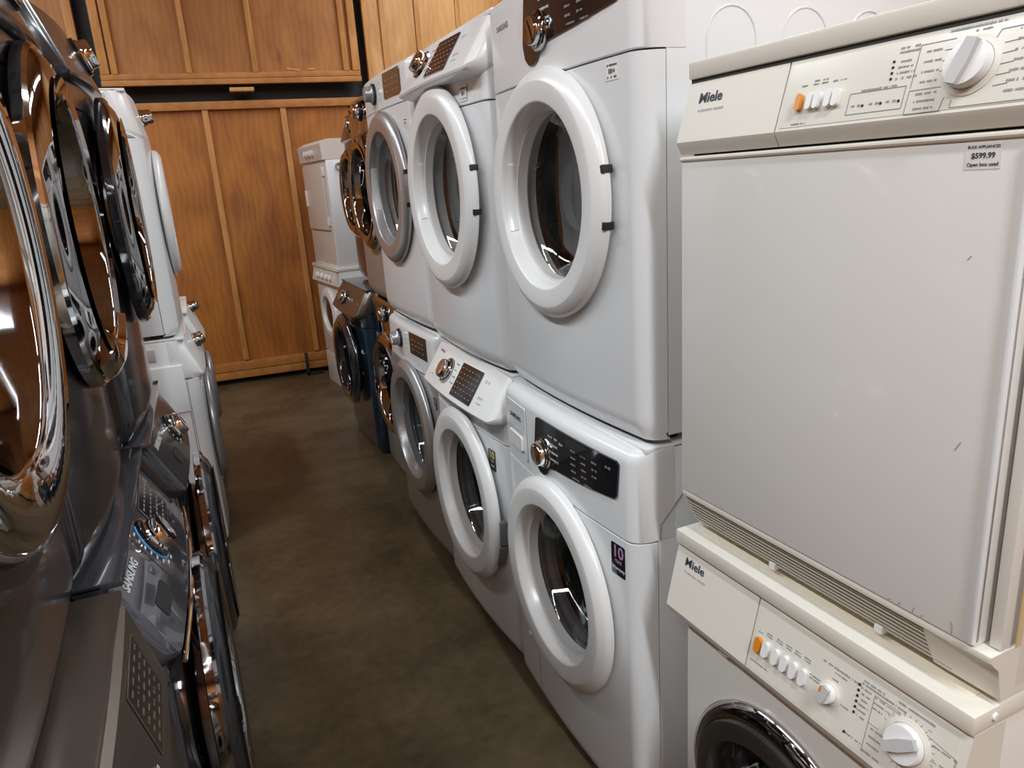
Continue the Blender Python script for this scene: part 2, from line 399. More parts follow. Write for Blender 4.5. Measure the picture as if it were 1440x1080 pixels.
def fascia(root, W, H, b, z0, m, slant=None, H2=None):
    """control fascia; slant=(top_back, bottom_out) gives a leaning console. returns frame function"""
    H2 = H2 or H-.006
    if slant:
        yt, yb = slant; zb = z0
        def fn(x):
            y = fy(x, W, b, rc=.035, dep=.045); e = min(1, (W/2-abs(x))/.045); e = 1-math.sqrt(max(0, 1-e*e)) if False else math.sin(e*PI/2)**.5
            zl = zb+.03*(1-e)
            k = (zl-zb)/(H2-zb); yl = yb+(yt-yb)*k
            return [(max(y, 0)*0+.10, H2-.001), (yt+y+.010, H2-.001), (yt+y, H2-.008), (yl+y, zl+.008), (yl+y+.002, zl+.002), (yl+y+.012, zl-.004), (.0+max(y, 0)+.004, zl-.014), (.10, zl-.014)]
        xs = samples(W, rc=.045); bm = BM(); loft_x(bm, xs, fn)
        o = obj('control_panel', bm, m, root, ang=28)
        return o, lambda x, z: PM(x, z, W, b, yt, H2-.008, yb, zb+.008)
    def fn(x):
        y = fy(x, W, b); r = .03
        P = [(.10, H2)]
        for k in range(7):
            a = PI/2*k/6; P.append((y+r-r*math.sin(a), H2-r+r*math.cos(a)))
        P += [(y, z0+.002), (y+.003, z0), (.10, z0)]
        return P
    bm = BM(); loft_x(bm, samples(W), fn)
    o = obj('control_panel', bm, m, root, ang=30)
    return o, lambda x, z: PM(x, z, W, b)
def knob(parent, M, r, h, m1=CHROME, m2=None, dial=True):
    bm = BM(); lathe(bm, [(r*1.12, 0), (r*1.12, h*.35), (r, h*.45), (r*.98, h*.85), (r*.90, h), (r*.55, h*.97), (0, h*.93)], M, 40)
    k = obj('knob', bm, m1, parent, ang=40)
    if m2:
        bm = BM(); lathe(bm, [(r*1.14, 0), (r*1.34, 0), (r*1.32, h*.22), (r*1.14, h*.26)], M, 40, closed=True); obj('knob_ring', bm, m2, k)
    if dial:
        bm = BM(); plate(bm, -r*.13, r*.13, -r*.8, r*.8, h*.9, h*1.06, M @ Matrix.Rotation(.5, 4, 'Z'), r*.12); obj('knob_pointer', bm, m1, k)
    return k
def dashes(name, parent, M, items, m, t=.0004):
    """small illegible print: items (u, v, w, h)"""
    bm = BM()
    for (u, v, ww, hh) in items: box(bm, u-ww/2, u+ww/2, v-hh/2, v+hh/2, 0, t, M)
    return obj(name, bm, m, parent, smooth=False)
def wordrow(u, v, w_, h, seed):
    """one line of tiny print broken into word- and letter-like strokes"""
    rnd = random.Random(seed); out = []; x = u-w_/2
    while x < u+w_/2:
        ww = min(rnd.uniform(.25, .5)*h, u+w_/2-x)
        if rnd.random() > .14 and ww > 0: out.append((x+ww/2, v, ww, h*rnd.choice([.7, .8, 1])))
        x += ww+h*.22
    return out
def price_tag(root, M, w_=.042, h=.030, full=False):
    bm = BM(); plate(bm, -w_/2, w_/2, -h/2, h/2, .0002, .0008, M, .001); t = obj('price_sticker', bm, PAPER, root)
    if full:
        text('sticker_print', 'BULK APPLIANCES', h*.155, M @ T(0, h*.29, .0009), INK, t, bold=.00004, align='CENTER')
        text('sticker_price', '$599.99', h*.29, M @ T(0, -h*.08, .0009), INK, t, bold=.0002, align='CENTER')
        text('sticker_print', 'Open box used', h*.20, M @ T(0, -h*.38, .0009), INK, t, bold=.00006, align='CENTER')
    else:
        it = wordrow(0, h*.33, w_*.8, h*.13, 3)+wordrow(0, 0, w_*.5, h*.27, 5)+wordrow(0, -h*.33, w_*.75, h*.13, 7)
        dashes('sticker_print', t, M @ T(0, 0, .0008), it, INK)
    return t
def seam_line(name, root, pts, m=SEAM, r=.0012):
    bm = BM(); tube(bm, pts, r, seg=6); return obj(name, bm, m, root)
def ten_badge(root, M, w_, h, m10, word):
    bm = BM(); plate(bm, -w_/2, w_/2, -h/2, h/2, .0002, .001, M, .005); t = obj('warranty_badge', bm, BLACK, root, label='black ten year badge')
    text('badge_numeral', '10', h*.52, M @ T(0, h*.08, .0011), m10, t, bold=.0008, align='CENTER')
    text('badge_print', 'YEAR', h*.14, M @ T(0, -h*.10, .0011), m10, t, bold=.0001, align='CENTER')
    text('badge_print', word, h*.15, M @ T(0, -h*.33, .0011), PALE, t, bold=.0002, align='CENTER')

W = .686; H = .98; D = .76

def drawer(cp, F_, x, z, w_, h, m, pull=True, tilt=0):
    M = F_(x, z); bm = BM()
    # thin gap outline and tray front
    plate(bm, -w_/2, w_/2, -h/2, h/2, .0, .0025, M, .006); d = obj('detergent_drawer', bm, m, cp)
    return d, M

# ---- near white pair -------------------------------------------------
def samsung_black_panel(loc, rz, label, kind, cat):
    root = thing('washing_machine' if kind == 'washer' else 'tumble_dryer', label, cat, loc, rz)
    cabinet(root, W, H, D, WHITE); b = .018
    fz = .765
    cz = .508 if kind == 'washer' else .507; R0 = .283 if kind == 'washer' else .276; dx = .033 if kind == 'washer' else .040
    front_panel(root, W, .012, fz-.004, b, -.005, cz, .21, WHITE, under=.05)
    cp, Fm = fascia(root, W, H, b, fz, WHITE)
    drum(root, W, b, -.005, cz, .21, D, gasket=(kind == 'washer'))
    d = door(root, W, b, -.005, cz, R0, 'plain', WHITEP, GLASSW if kind == 'washer' else GLASSC, handle='right_hinge' if kind != 'washer' else 'grip0', domed=.006)
    # black curved control display
    s = 1 if kind == 'washer' else 1
    bm = BM()
    pts = [(a+dx, c) for a, c in [(-.115, .945), (.255, .945), (.262, .938), (.252, .858), (.244, .853), (.10, .838), (-.02, .83), (-.05, .822), (-.065, .80), (-.085, .792), (-.11, .795), (-.13, .812), (-.137, .84), (-.12, .938)]]
    cols = []
    # follow the bulged fascia: build as strips
    def edge(x):
        zs = []
        for (a, c) in zip(pts, pts[1:]+pts[:1]):
            if (a[0]-x)*(c[0]-x) <= 0 and abs(a[0]-c[0]) > 1e-6:
                zs.append(a[1]+(c[1]-a[1])*(x-a[0])/(c[0]-a[0]))
        return min(zs), max(zs)
    xs = [dx-.1365+.398*i/44 for i in range(45)]
    A = []
    for x in xs:
        lo, hi = edge(x); y = fy(x, W, b)
        A.append([bm.verts.new((x, y+.003, lo)), bm.verts.new((x, y-.004, lo+.001)), bm.verts.new((x, y-.004, hi-.001)), bm.verts.new((x, y+.003, hi))])
    for P, Q in zip(A, A[1:]):
        for i in range(3): bm.faces.new([P[i], Q[i], Q[i+1], P[i+1]])
    bm.faces.new(A[0]); bm.faces.new(A[-1][::-1])
    disp = obj('display_panel', bm, BLACK, cp)
    knob(disp, Fm(dx-.078 if kind == 'washer' else dx-.05, .857) @ T(0, 0, .004), .031, .024, CHROMED if kind == 'dryer' else CHROME, CHROMED)
    g = Fm(dx+.03, .88) @ T(0, 0, .0047)
    dashes('cycle_print', disp, g, wordrow(-.05, .035, .045, .006, 1)+wordrow(-.05, .015, .045, .006, 2)+wordrow(-.048, -.005, .045, .006, 3)+wordrow(-.048, -.024, .045, .006, 4)+wordrow(-.008, .03, .018, .006, 5), PALE)
    g = Fm(dx+.14, .89) @ T(0, 0, .0047)
    it = []
    for c in range(3):
        for r in range(4 if c < 2 else 3): it += wordrow(-.06+.045*c, .022-.017*r, .02, .005, 11+c*5+r)
    dashes('option_print', disp, g, it+wordrow(.085, .03, .02, .006, 3)+wordrow(-.05, -.045, .03, .004, 2)+wordrow(0, -.045, .03, .004, 8), GREY)
    bm = BM(); plate(bm, -.055, .055, -.012, .012, 0, .0005, Fm(dx+.10, .925) @ T(0, 0, .0045), .003); obj('time_window', bm, mat('display_glass', (.02, .02, .03), .05, coat=1), disp)
    if kind == 'washer':
        dw, M = drawer(cp, Fm, -.235, .865, .150, .150, WHITE)
        bm = BM(); prism(bm, rrect(-.064, .050, -.055, .005, .008), .0026, .0030, M @ T(.005, 0)); obj('drawer_recess', bm, mat('recess_shade', (.50, .50, .50), .5), dw)
        bm = BM(); plate(bm, -.055, .048, -.052, -.010, .003, .009, M @ T(.006, 0), .006); obj('drawer_pull', bm, WHITEP, dw)
        text('maker_lettering', 'SAMSUNG', .018, M @ T(-.04, .030, .0028), INK, dw, bold=.0004)
        for (x0, x1, z0, z1) in ((-.312, -.312, .788, .942), (-.158, -.158, .788, .942)):
            seam_line('drawer_seam', dw, [(x0, fy(x0, W, b)-.0003, z0), (x1, fy(x1, W, b)-.0003, z1)], GREY, .0009)
        seam_line('side_seam', root, [(W/2, .20, .945), (W/2, .064, .80), (W/2, .062, .765)], GREY, .0016)
        ten_badge(root, PM(.280, .705, W, b) @ T(0, 0, -.0005), .050, .078, PINK, 'Warranty')
        # drain filter hatch low on the left
        seam_line('filter_hatch_seam', root, [(-.30, fy(-.30, W, b), .20), (-.25, fy(-.25, W, b), .20), (-.17, fy(-.17, W, b), .19), (-.165, fy(-.165, W, b), .06)], GREY, .0012)
        bm = BM(); plate(bm, -.012, .012, -.006, .006, 0, .003, PM(-.235, .205, W, b), .003); obj('filter_hatch_latch', bm, WHITEP, root)
    else:
        text('maker_lettering', 'SAMSUNG', .018, Fm(-.27, .90) @ T(0, 0, .0004), GREY, cp, bold=.0003)
        price_tag(root, PM(.262, .737, W, b), .040, .032)
        # pressed arches on the near side wall
        for (c, rr) in ((.205, .058), (.385, .058), (.555, .055)):
            bm = BM(); pts = [(W/2-.0008, c-rr+.0, .25), (W/2-.0008, c-rr, .78)]+[(W/2-.0008, c-rr*math.cos(PI*k/14), .78+rr*1.0*math.sin(PI*k/14)) for k in range(15)]+[(W/2-.0008, c+rr, .25)]
            tube(bm, pts, .0022, seg=8); obj('side_pressing', bm, WHITE, root)
    return root

def slant_white(loc, rz, label, kind, cat):
    root = thing('washing_machine' if kind == 'washer' else 'tumble_dryer', label, cat, loc, rz)
    cabinet(root, W, H, D, WHITE); b = .018; cz = .495 if kind == 'washer' else .530; fz = .76; R0 = .303
    front_panel(root, W, .012, fz-.004, b, 0, cz, .225, WHITE, under=.05)
    bm = BM()
    loft_x(bm, samples(W), lambda x: [(.10, .85), (fy(x, W, b)+.004, .85), (fy(x, W, b), fz+.002), (fy(x, W, b)+.003, fz), (.10, fz)])
    obj('upper_front', bm, WHITE, root, ang=30)
    cp, Fm = fascia(root, W, H, b, .835, WHITEP, slant=(.03, -.05))
    drum(root, W, b, 0, cz, .225, D, gasket=(kind == 'washer'))
    door(root, W, b, 0, cz, R0, 'plain', WHITEP, GLASSW if kind == 'washer' else GLASSC, handle='white_hinge' if kind == 'washer' else 'right_hinge', domed=.008, lift=.008)
    bm = BM(); plate(bm, -.085, .085, -.058, .058, 0, .0025, Fm(.085, .905), .004); disp = obj('display_panel', bm, BLACK if kind == 'washer' else mat('brown_black_glass', (.035, .022, .018), .06, coat=1), cp)
    it = []
    for c in range(6):
        for r in range(6): it += wordrow(-.068+.027*c, .042-.017*r, .012, .0035, c*7+r)
    dashes('option_print', disp, Fm(.085, .905) @ T(0, 0, .0025), it, GREY)
    knob(cp, Fm(-.105, .908), .034, .032, CHROME, CHROMED)
    dashes('cycle_print', cp, Fm(-.03, .91) @ T(0, 0, .0003), sum([wordrow(-.012+.004*k, .035-.022*k, .028, .006, k) for k in range(4)], []), GREY)
    dashes('button_print', cp, Fm(.215, .905) @ T(0, 0, .0003), wordrow(0, .035, .03, .012, 3)+wordrow(0, -.02, .035, .010, 5)+wordrow(0, -.038, .035, .006, 6), GREYL)
    text('maker_lettering', 'SAMSUNG', .012, Fm(-.27, .945) @ T(0, 0, .0003), BROWNPRINT, cp, bold=.0003)
    if kind == 'washer':
        bm = BM(); plate(bm, -.045, .030, -.028, .028, 0, .002, Fm(-.245, .885), .004); dw = obj('detergent_drawer', bm, WHITEP, cp)
        bm = BM(); plate(bm, -.03, .02, -.014, .014, .002, .007, Fm(-.242, .885), .004); obj('drawer_pull', bm, WHITEP, dw)
        ten_badge(root, PM(.225, .685, W, b) @ T(0, 0, .001), .046, .070, GOLD, 'YEAR')
    else:
        price_tag(root, PM(.20, .79, W, b) @ T(0, 0, .001), .046, .040)
        text('side_tick', '/', .03, PM(.29, .83, W, b), GREYL, root)
    return root

def silver_ring_white(loc, rz, label, kind, cat, body=None, silver_top=False):
    body = body or WHITE
    root = thing('washing_machine' if kind == 'washer' else 'tumble_dryer', label, cat, loc, rz)
    cabinet(root, W, H, D, body); b = .015; cz = .52 if kind == 'washer' else .535; fz = .80 if kind == 'washer' else .835; R0 = .30 if kind == 'washer' else .293
    front_panel(root, W, .012, fz-.004, b, 0, cz, .22, body if kind == 'dryer' else SILVERB, under=.05)
    cp, Fm = fascia(root, W, H, b, fz, body)
    drum(root, W, b, 0, cz, .22, D, gasket=(kind == 'washer'))
    door(root, W, b, 0, cz, R0, 'plain', SILVER, GLASSW if kind == 'washer' else GLASSC, funnel_m=SILVER, handle='right_hinge' if kind == 'dryer' else 'grip0', domed=.004)
    bm = BM(); plate(bm, -.10, .10, -.045, .045, 0, .0025, Fm(.16, .908), .004); disp = obj('display_panel', bm, BLACK if kind == 'washer' else mat('brown_display_glass', (.06, .035, .025), .08, coat=1), cp)
    dashes('option_print', disp, Fm(.16, .905) @ T(0, 0, .0026), sum([wordrow(-.06+.04*c, .02-.02*r, .02, .004, c+r*3) for c in range(4) for r in range(3)], []), GREY)
    knob(cp, Fm(-.10, .90), .030, .040, SILVER, BLACKM)
    dashes('cycle_print', cp, Fm(-.01, .90) @ T(0, 0, .0003), sum([wordrow(0, .03-.02*k, .03, .005, k+2) for k in range(4)], []), GREYL)
    if kind == 'dryer': price_tag(root, PM(.27, .76, W, b), .034, .036)
    else: ten_badge(root, PM(.30, .70, W, b) @ T(0, 0, .002), .030, .050, GREY, 'YEAR')
    return root

# ---- dark machines ---------------------------------------------------
def graphite(loc, rz, label, kind, cat, body, ring, glassm=GLASSD, panel=None, slant=(.03, -.03), R0=.28, style='domed', handle='chrome_low', brand=False,
             trim=None, k_m=CHROME, blue=False, H_=H, cz=.53, D_=D, funnel=None, knob_x=-.02, disp=None, edge=None, Rs=None, fb=.03, lift=0.0, z0p=.825):
    root = thing('washing_machine' if kind == 'washer' else 'tumble_dryer', label, cat, loc, rz)
    cabinet(root, W, H_, D_, body); b = fb; fz = .765
    front_panel(root, W, .012, fz-.004, b, 0, cz, .21, body, under=.05)
    if slant:
        bm = BM(); loft_x(bm, samples(W), lambda x: [(.10, .85), (fy(x, W, b)+.004, .85), (fy(x, W, b), fz+.002), (fy(x, W, b)+.003, fz), (.10, fz)])
        obj('upper_front', bm, body, root, ang=30)
        cp, Fm = fascia(root, W, H_, b, z0p, panel or body, slant=slant)
    else: cp, Fm = fascia(root, W, H_, b, fz, panel or body)
    drum(root, W, b, 0, cz, .21, D_, gasket=False)
    door(root, W, b, 0, cz, R0, style, ring, glassm, funnel_m=funnel or ring, handle=handle, trim=trim, lift=lift)
    zk = .905
    knob(cp, Fm(knob_x, zk), .034, .034, k_m, BLACK, dial=False)
    if blue:
        bm = BM(); lathe(bm, [(.046, .0), (.049, .0), (.049, .0015), (.046, .0015)], Fm(knob_x, zk), 48, closed=True, arc=(PI*.62, PI*1.55)); obj('dial_light', bm, BLUE, cp)
    return root, cp, Fm

def flat_panel(parent, Fm, x, z, w_, h, m, name='display_panel', r=.004, t=.002):
    bm = BM(); plate(bm, -w_/2, w_/2, -h/2, h/2, 0, t, Fm(x, z), r); return obj(name, bm, m, parent)
def frame_outline(parent, Fm, x, z, w_, h, m, name='display_frame', r=.001):
    bm = BM(); pts = [(-w_/2, -h/2, .001), (w_/2, -h/2, .001), (w_/2, h/2, .001), (-w_/2, h/2, .001), (-w_/2, -h/2, .001)]
    for a, c in zip(pts, pts[1:]): tube(bm, [a, c], r, Fm(x, z), 6)
    return obj(name, bm, m, parent)

RR = -PI/2; LR = PI/2
XR = .788
# near white pair (second stack from the right)
samsung_black_panel((.762, 1.530, 0), RR, 'white washer with black curved display and mauve 10 badge, under the largest white dryer', 'washer', 'washing machine')
samsung_black_panel((.790, 1.530, .98), RR, 'largest white dryer, stacked beside the cream dryer, with round porthole and dark display', 'dryer', 'tumble dryer')
# second white pair, leaning consoles
slant_white((.775, 2.232, 0), RR, 'white washer with leaning console, chrome dial and gold 10 badge', 'washer', 'washing machine')
slant_white((.785, 2.236, .98), RR, 'white dryer with leaning console and brown display, stacked beside the largest white dryer', 'dryer', 'tumble dryer')
# third pair, silver rings
silver_ring_white((.790, 2.945, 0), RR, 'white washer with silver door ring, grey lower front and black display, in the right row', 'washer', 'washing machine')
silver_ring_white((.792, 2.948, .988), RR, 'white dryer with silver door ring and brown display, stacked in the right row', 'dryer', 'tumble dryer')
# fourth pair, silver body with dark chrome doors
r, cp, Fm = graphite((.880, 3.645, 0), RR, 'grey washer with mirror-dark chrome door and chrome handle, between navy washer and silver-ring washer', 'washer', 'washing machine', SILVERB, SMOKE, style='domed', handle='grip', trim=CHROME, panel=CHROMED, slant=None, fb=.015)
frame_outline(cp, Fm, .18, .90, .16, .09, CHROME)
r, cp, Fm = graphite((.868, 3.645, .98), RR, 'grey dryer with dark mirrored door, stacked just behind the silver-ring dryer', 'dryer', 'tumble dryer', SILVERB, SMOKE, style='domed', handle='none', trim=CHROME, panel=CHROMED, slant=None, fb=.015)
# fifth pair, navy below, graphite above
r, cp, Fm = graphite((.838, 4.405, 0), RR, 'navy blue washer with dark door and grey-brown console, sticking out into the aisle', 'washer', 'washing machine', NAVY, NAVYD, style='domed', handle='none', panel=BRONZE, slant=(.03, -.05), R0=.28, lift=.03, fb=.015)
r, cp, Fm = graphite((.985, 4.405, .98), RR, 'graphite dryer with brown mirrored door, stacked on the navy washer', 'dryer', 'tumble dryer', GRAPH, SMOKE, style='domed', handle='none', panel=GRAPH, slant=(.03, -.02), R0=.26, lift=.015, fb=.015)

# ---- old white pair at the back wall ---------------------------------
def old_white_dryer(loc, rz):
    root = thing('tumble_dryer', 'old white dryer with square door, on top at the far end by the wooden wall', 'tumble dryer', loc, rz)
    w2 = .66; h2 = .90; d2 = .68; bm = BM()
    box(bm, -w2/2, w2/2, 0, d2, .0, h2-.14, bev=.008); obj('body', bm, WHITE, root)
    bm = BM(); box(bm, -w2/2+.02, w2/2-.02, -.004, .004, .02, h2-.16, bev=.003); obj('front_panel', bm, TAN, root, label='pinkish front')
    bm = BM(); loft_x(bm, [-w2/2, w2/2], lambda x: [(d2, h2), (.03, h2), (-.025, h2-.03), (-.02, h2-.14), (d2, h2-.14)]); cp = obj('control_panel', bm, TAN, root, label='pinkish control panel')
    for x in (-.08, .0, .09):
        knob(cp, PM(x, h2-.085, w2, 0) @ T(0, 0, .022), .022, .025, WHITEP, None)
    bm = BM(); box(bm, -.27, .27, -.022, -.003, .27, .73, bev=.006); d = obj('door', bm, TAN, root)
    bm = BM(); box(bm, -.235, -.205, -.036, -.020, .44, .56, bev=.005); obj('door_handle', bm, WHITEP, d)
    for z in (.33, .68):
        bm = BM(); box(bm, .258, .285, -.024, .0, z-.03, z+.03, bev=.003); obj('hinge', bm, WHITEP, d)
    # three round ports and a pressed panel line on the near side
    for y in (.09, .15, .21):
        bm = BM(); Ms = Matrix.Translation((w2/2, y, h2-.19)) @ Matrix.Rotation(PI/2, 4, 'Y')
        lathe(bm, [(.018, 0), (.026, 0), (.026, .014), (.018, .014)], Ms, 24, closed=True); obj('side_port', bm, GREY, root)
    seam_line('side_pressing', root, [(w2/2, .22, h2-.25), (w2/2, .12, h2-.27), (w2/2, .10, h2-.32), (w2/2, .10, h2-.58), (w2/2, .13, h2-.64), (w2/2, .22, h2-.66)], GREYL, .003)
    return root
def old_white_washer(loc, rz):
    root = thing('washing_machine', 'old white washer with small round door and white knobs, beside the wooden wall', 'washing machine', loc, rz)
    w2 = .68; h2 = .98; d2 = .70; bm = BM()
    box(bm, -w2/2, w2/2, .002, d2, .26, h2-.03, bev=.006); obj('body', bm, WHITE, root)
    bm = BM(); box(bm, -w2/2-.004, w2/2+.004, -.02, d2, h2-.03, h2, bev=.008); obj('lid', bm, CREAM, root)
    bm = BM(); box(bm, -w2/2, w2/2, -.004, d2, 0, .252, bev=.006); obj('base_panel', bm, WHITE, root)
    bm = BM(); loft_x(bm, [-w2/2+.01, w2/2-.01], lambda x: [(.01, h2-.035), (-.012, h2-.035), (-.035, h2-.13), (.01, h2-.15)]); cp = obj('control_panel', bm, CREAM, root)
    M0 = PM(0, .9, w2, 0) @ T(0, 0, .026)
    for x in (-.14, -.02, .10, .2): knob(cp, M0 @ T(x, 0), .022, .022, WHITEP, None)
    M = PM(-.02, .60, w2, 0, flat=True)
    bm = BM(); lathe(bm, [(.13, .008), (.14, .03), (.17, .034), (.20, .022), (.205, 0), (.13, -.002)], M, 48, closed=True); d = obj('door', bm, WHITEP, root)
    bm = BM(); lathe(bm, [(.135, .006), (.11, .014), (.06, .02), (0, .022)], M, 40); obj('door_glass', bm, BLACK, d)
    return root
AR = RR+.09
old_white_washer((.945, 5.755, 0), AR)
old_white_dryer((.955, 5.755, .98), AR)

# ---- Miele pair ------------------------------------------------------
MW = .596; MH = .85; MD = .60
def arch_side(root, x, m):
    pts = [(x, .06, .10), (x, .06, .60), (x, .065, .615), (x, .08, .62), (x, .50, .62), (x, .52, .60), (x, .52, .10), (x, .50, .08), (x, .08, .08), (x, .06, .10)]
    return seam_line('side_pressing', root, pts, m, .004)
def miele_buttons(cp, F_, xs, z, orange_first=True):
    for i, x in enumerate(xs):
        bm = BM(); M = F_(x, z)
        plate(bm, -.0058 if len(xs) > 5 else -.0046, .0058 if len(xs) > 5 else .0046, -.0135 if len(xs) > 5 else -.0115, .0135 if len(xs) > 5 else .0115, -.001, .008, M, .005)
        o = obj('push_button', bm, ORANGE if i == 0 else WHITEP, cp, label='orange push button' if i == 0 else None)
def big_knob(cp, M, r, pointer_rot, h=.024):
    bm = BM(); lathe(bm, [(r*1.28, 0), (r*1.28, .0015), (r*1.02, .003)], M, 48); obj('knob_base', bm, CREAMP, cp)
    bm = BM(); lathe(bm, [(r*1.0, .0015), (r, .010), (r*.93, .014), (0, .0155)], M, 48)
    k = obj('knob', bm, WHITEP, cp, ang=40)
    Mr = M @ Matrix.Rotation(pointer_rot, 4, 'Z')
    bm = BM(); prism(bm, [(-.0065, -r*.94), (.0065, -r*.94), (.0085, 0), (.0065, r*.94), (-.0065, r*.94), (-.0085, 0)], .012, h, Mr)
    obj('knob_grip', bm, GREYL, k, label='grey knob grip')
def split_print(cp, M, it, a, c):
    for nm, q in (('button_print', [i for i in it if i[0] < a]), ('indicator_print', [i for i in it if a <= i[0] < c]), ('dial_print', [i for i in it if i[0] >= c])):
        if q: dashes(nm, cp, M, q, GREY, .0003)
def line_set(name, parent, M, segs, m, r=.00045):
    bm = BM()
    for pts in segs:
        for a, c in zip(pts, pts[1:]):
            dx, dy = c[0]-a[0], c[1]-a[1]; L = math.hypot(dx, dy) or 1; nx, ny = -dy/L*r, dx/L*r
            P = [(a[0]+nx, a[1]+ny), (a[0]-nx, a[1]-ny), (c[0]-nx, c[1]-ny), (c[0]+nx, c[1]+ny)]
            prism(bm, P[::-1], 0, .0004, M)
    return obj(name, bm, m, parent, smooth=False)
def miele_panel(root, zt, zb, yb, div, logo_x, m=CREAMP):
    """slanted fascia, made of drawer front and switch panel"""
    yt = -.002
    def sec(x): return [(.06, zt), (yt, zt), (yt-.001, zt-.004), (yb, zb+.022), (yb+.001, zb+.018), (yb+.010, zb+.002), (.06, zb)]
    F_ = lambda x, z: PM(x, z, MW, 0, yt, zt, yb, zb+.022)
    bm = BM(); loft_x(bm, [-MW/2-.002, -MW/2+.002, div-.0015], sec); dr = obj('detergent_drawer' if root['category'] != 'tumble dryer' else 'filter_flap', bm, m, root, ang=25)
    bm = BM(); loft_x(bm, [div+.0015, MW/2-.002, MW/2+.002], sec); cp = obj('control_panel', bm, m, root, ang=25)
    bm = BM(); M = F_((div+MW/2)/2, (zt+zb+.022)/2); hh = math.hypot(zt-zb-.022, yb-yt)
    plate(bm, -(MW/2-div)/2+.006, (MW/2-div)/2-.012, -hh/2+.004, hh/2-.006, -.001, .0006, M, .003); obj('switch_plate', bm, CREAMPAN, cp)
    text('maker_lettering', 'Miele', .0225, F_(logo_x-.004, zt-.033) @ T(0, 0, .0004), INK, dr, bold=.0004, sx=1.15)
    dashes('model_print', dr, F_(logo_x+.03, zt-.045) @ T(0, 0, .0003), wordrow(0, 0, .06, .004, 3), GREYL)
    return cp, dr, F_
def miele_washer(loc, rz):
    root = thing('washing_machine', 'cream washer with orange button and black-ringed door, bottom right corner', 'washing machine', loc, rz)
    bm = BM(); h = MW/2
    # body shell: sides, back, bottom, front sheet with opening
    t = .004
    box(bm, -h, -h+t, .02, MD, .03, .818, bev=.001); box(bm, h-t, h, .02, MD, .03, .818, bev=.001); box(bm, -h+t, h-t, MD-t, MD, .03, .818); box(bm, -h+t, h-t, .02, MD-t, .03, .036)
    obj('cabinet', bm, CREAM, root)
    W_ = MW
    ex = front_panel(root, MW, .03, .664, .004, -.02, .385, .19, CREAM)
    bm = BM(); box(bm, -h+.004, h-.004, .012, .02, .664, .70); obj('fascia_gap', bm, SEAM, root, label='dark gap under the fascia')
    # rolled lip under the control panel
    bm = BM(); tube(bm, [(-h, -.006, .660), (h, -.006, .660)], .0045, seg=10); obj('door_lip', bm, CREAMP, root)
    bm = BM(); box(bm, -.165, -.14, -.016, -.002, .655, .668, bev=.002); obj('drawer_catch', bm, CREAMP, root)
    arch_side(root, h, CREAM)
    # worktop lid
    bm = BM(); box(bm, -h-.004, h+.004, -.010, MD, .820, .850, bev=.006); lid = obj('lid', bm, CREAMP, root)
    bm = BM(); box(bm, -h+.022, h-.022, .022, MD-.03, .8495, .8512, bev=.0006); obj('lid_inset', bm, CREAMTOP, lid, label='yellowed lid surface')
    bm = BM(); lathe(bm, [(0, .004), (.005, .003), (.006, 0)], Matrix.Translation((h+.004, .03, .837)) @ Matrix.Rotation(PI/2, 4, 'Y'), 16); obj('lid_plug', bm, WHITEP, lid)
    cp, dr, F_ = miele_panel(root, .818, .668, -.034, -.075, -.268)
    miele_buttons(cp, F_, [-.055, -.0375, -.0155, .004, .0235, .043], .741)
    # small knob
    big_knob(cp, F_(.092, .745), .0150, -.35, .018)
    bm = BM(); plate(bm, -.0018, .0018, -.005, .005, .0245-.008, .0185, F_(.088, .752), .001); obj('knob_mark', bm, ORANGE, cp)
    G = lambda x, z: F_(x, z) @ T(0, 0, .0007)
    for i in range(6):
        bm = BM(); lathe(bm, [(.0022, 0), (.0018, .0012), (0, .0015)], G(.1365+.0003*i, .787-.0085*i), 12); obj('indicator', bm, BLACKM, cp)
    bm = BM(); lathe(bm, [(.0024, 0), (.0018, .0012), (0, .0015)], G(.131, .708), 12); obj('indicator', bm, BLACKM, cp)
    it = []
    for i, (x, z) in enumerate([(-.055, .762), (-.0375, .764), (-.0155, .766), (.004, .767), (.0235, .768), (.043, .768)]):
        it += wordrow(x, z-.741, .013, .0028, i+1)
        if i: it += wordrow(x, z-.741+.0045, .012, .0028, i+9)
    it += wordrow(-.045, -.033, .042, .003, 21)+wordrow(.105, .047, .07, .0034, 22)+wordrow(.105, .040, .022, .0028, 23)
    it += wordrow(.063, .012, .02, .003, 24)+wordrow(.063, .007, .02, .003, 25)+wordrow(.098, .029, .012, .003, 26)+wordrow(.122, .0, .014, .003, 27)
    it += wordrow(.158, .057, .036, .0038, 28)+wordrow(.152, .052, .024, .0036, 29)
    for i in range(6): it += wordrow(.1485+.001*(i % 2), .045-.0085*i, .017-.002*(i % 3), .0032, 40+i)
    it += wordrow(.148, -.034, .028, .003, 50)
    it += wordrow(.225, .060, .055, .0036, 51)+wordrow(.272, .034, .035, .003, 53)+wordrow(.187, .052, .05, .0034, 52)
    for i in range(3): it += wordrow(.172, .044-.008*i, .016, .0030, 60+i)
    it += wordrow(.178, -.002, .02, .0032, 65)+wordrow(.178, -.014, .02, .0032, 66)+wordrow(.178, -.026, .02, .0032, 67)+wordrow(.178, -.040, .028, .0034, 68)
    it += wordrow(.276, .015, .012, .0032, 70)+wordrow(.272, .003, .016, .0032, 71)+wordrow(.27, -.012, .016, .0032, 72)
    split_print(cp, G(0, .741), it, .06, .128)
    # arc of tick print round the big knob
    tk = []
    for i in range(22):
        a = -1.9+i*3.9/21*1.2; tk.append([(.222+.037*math.cos(a), .012+.037*math.sin(a)), (.222+.041*math.cos(a), .012+.041*math.sin(a))])
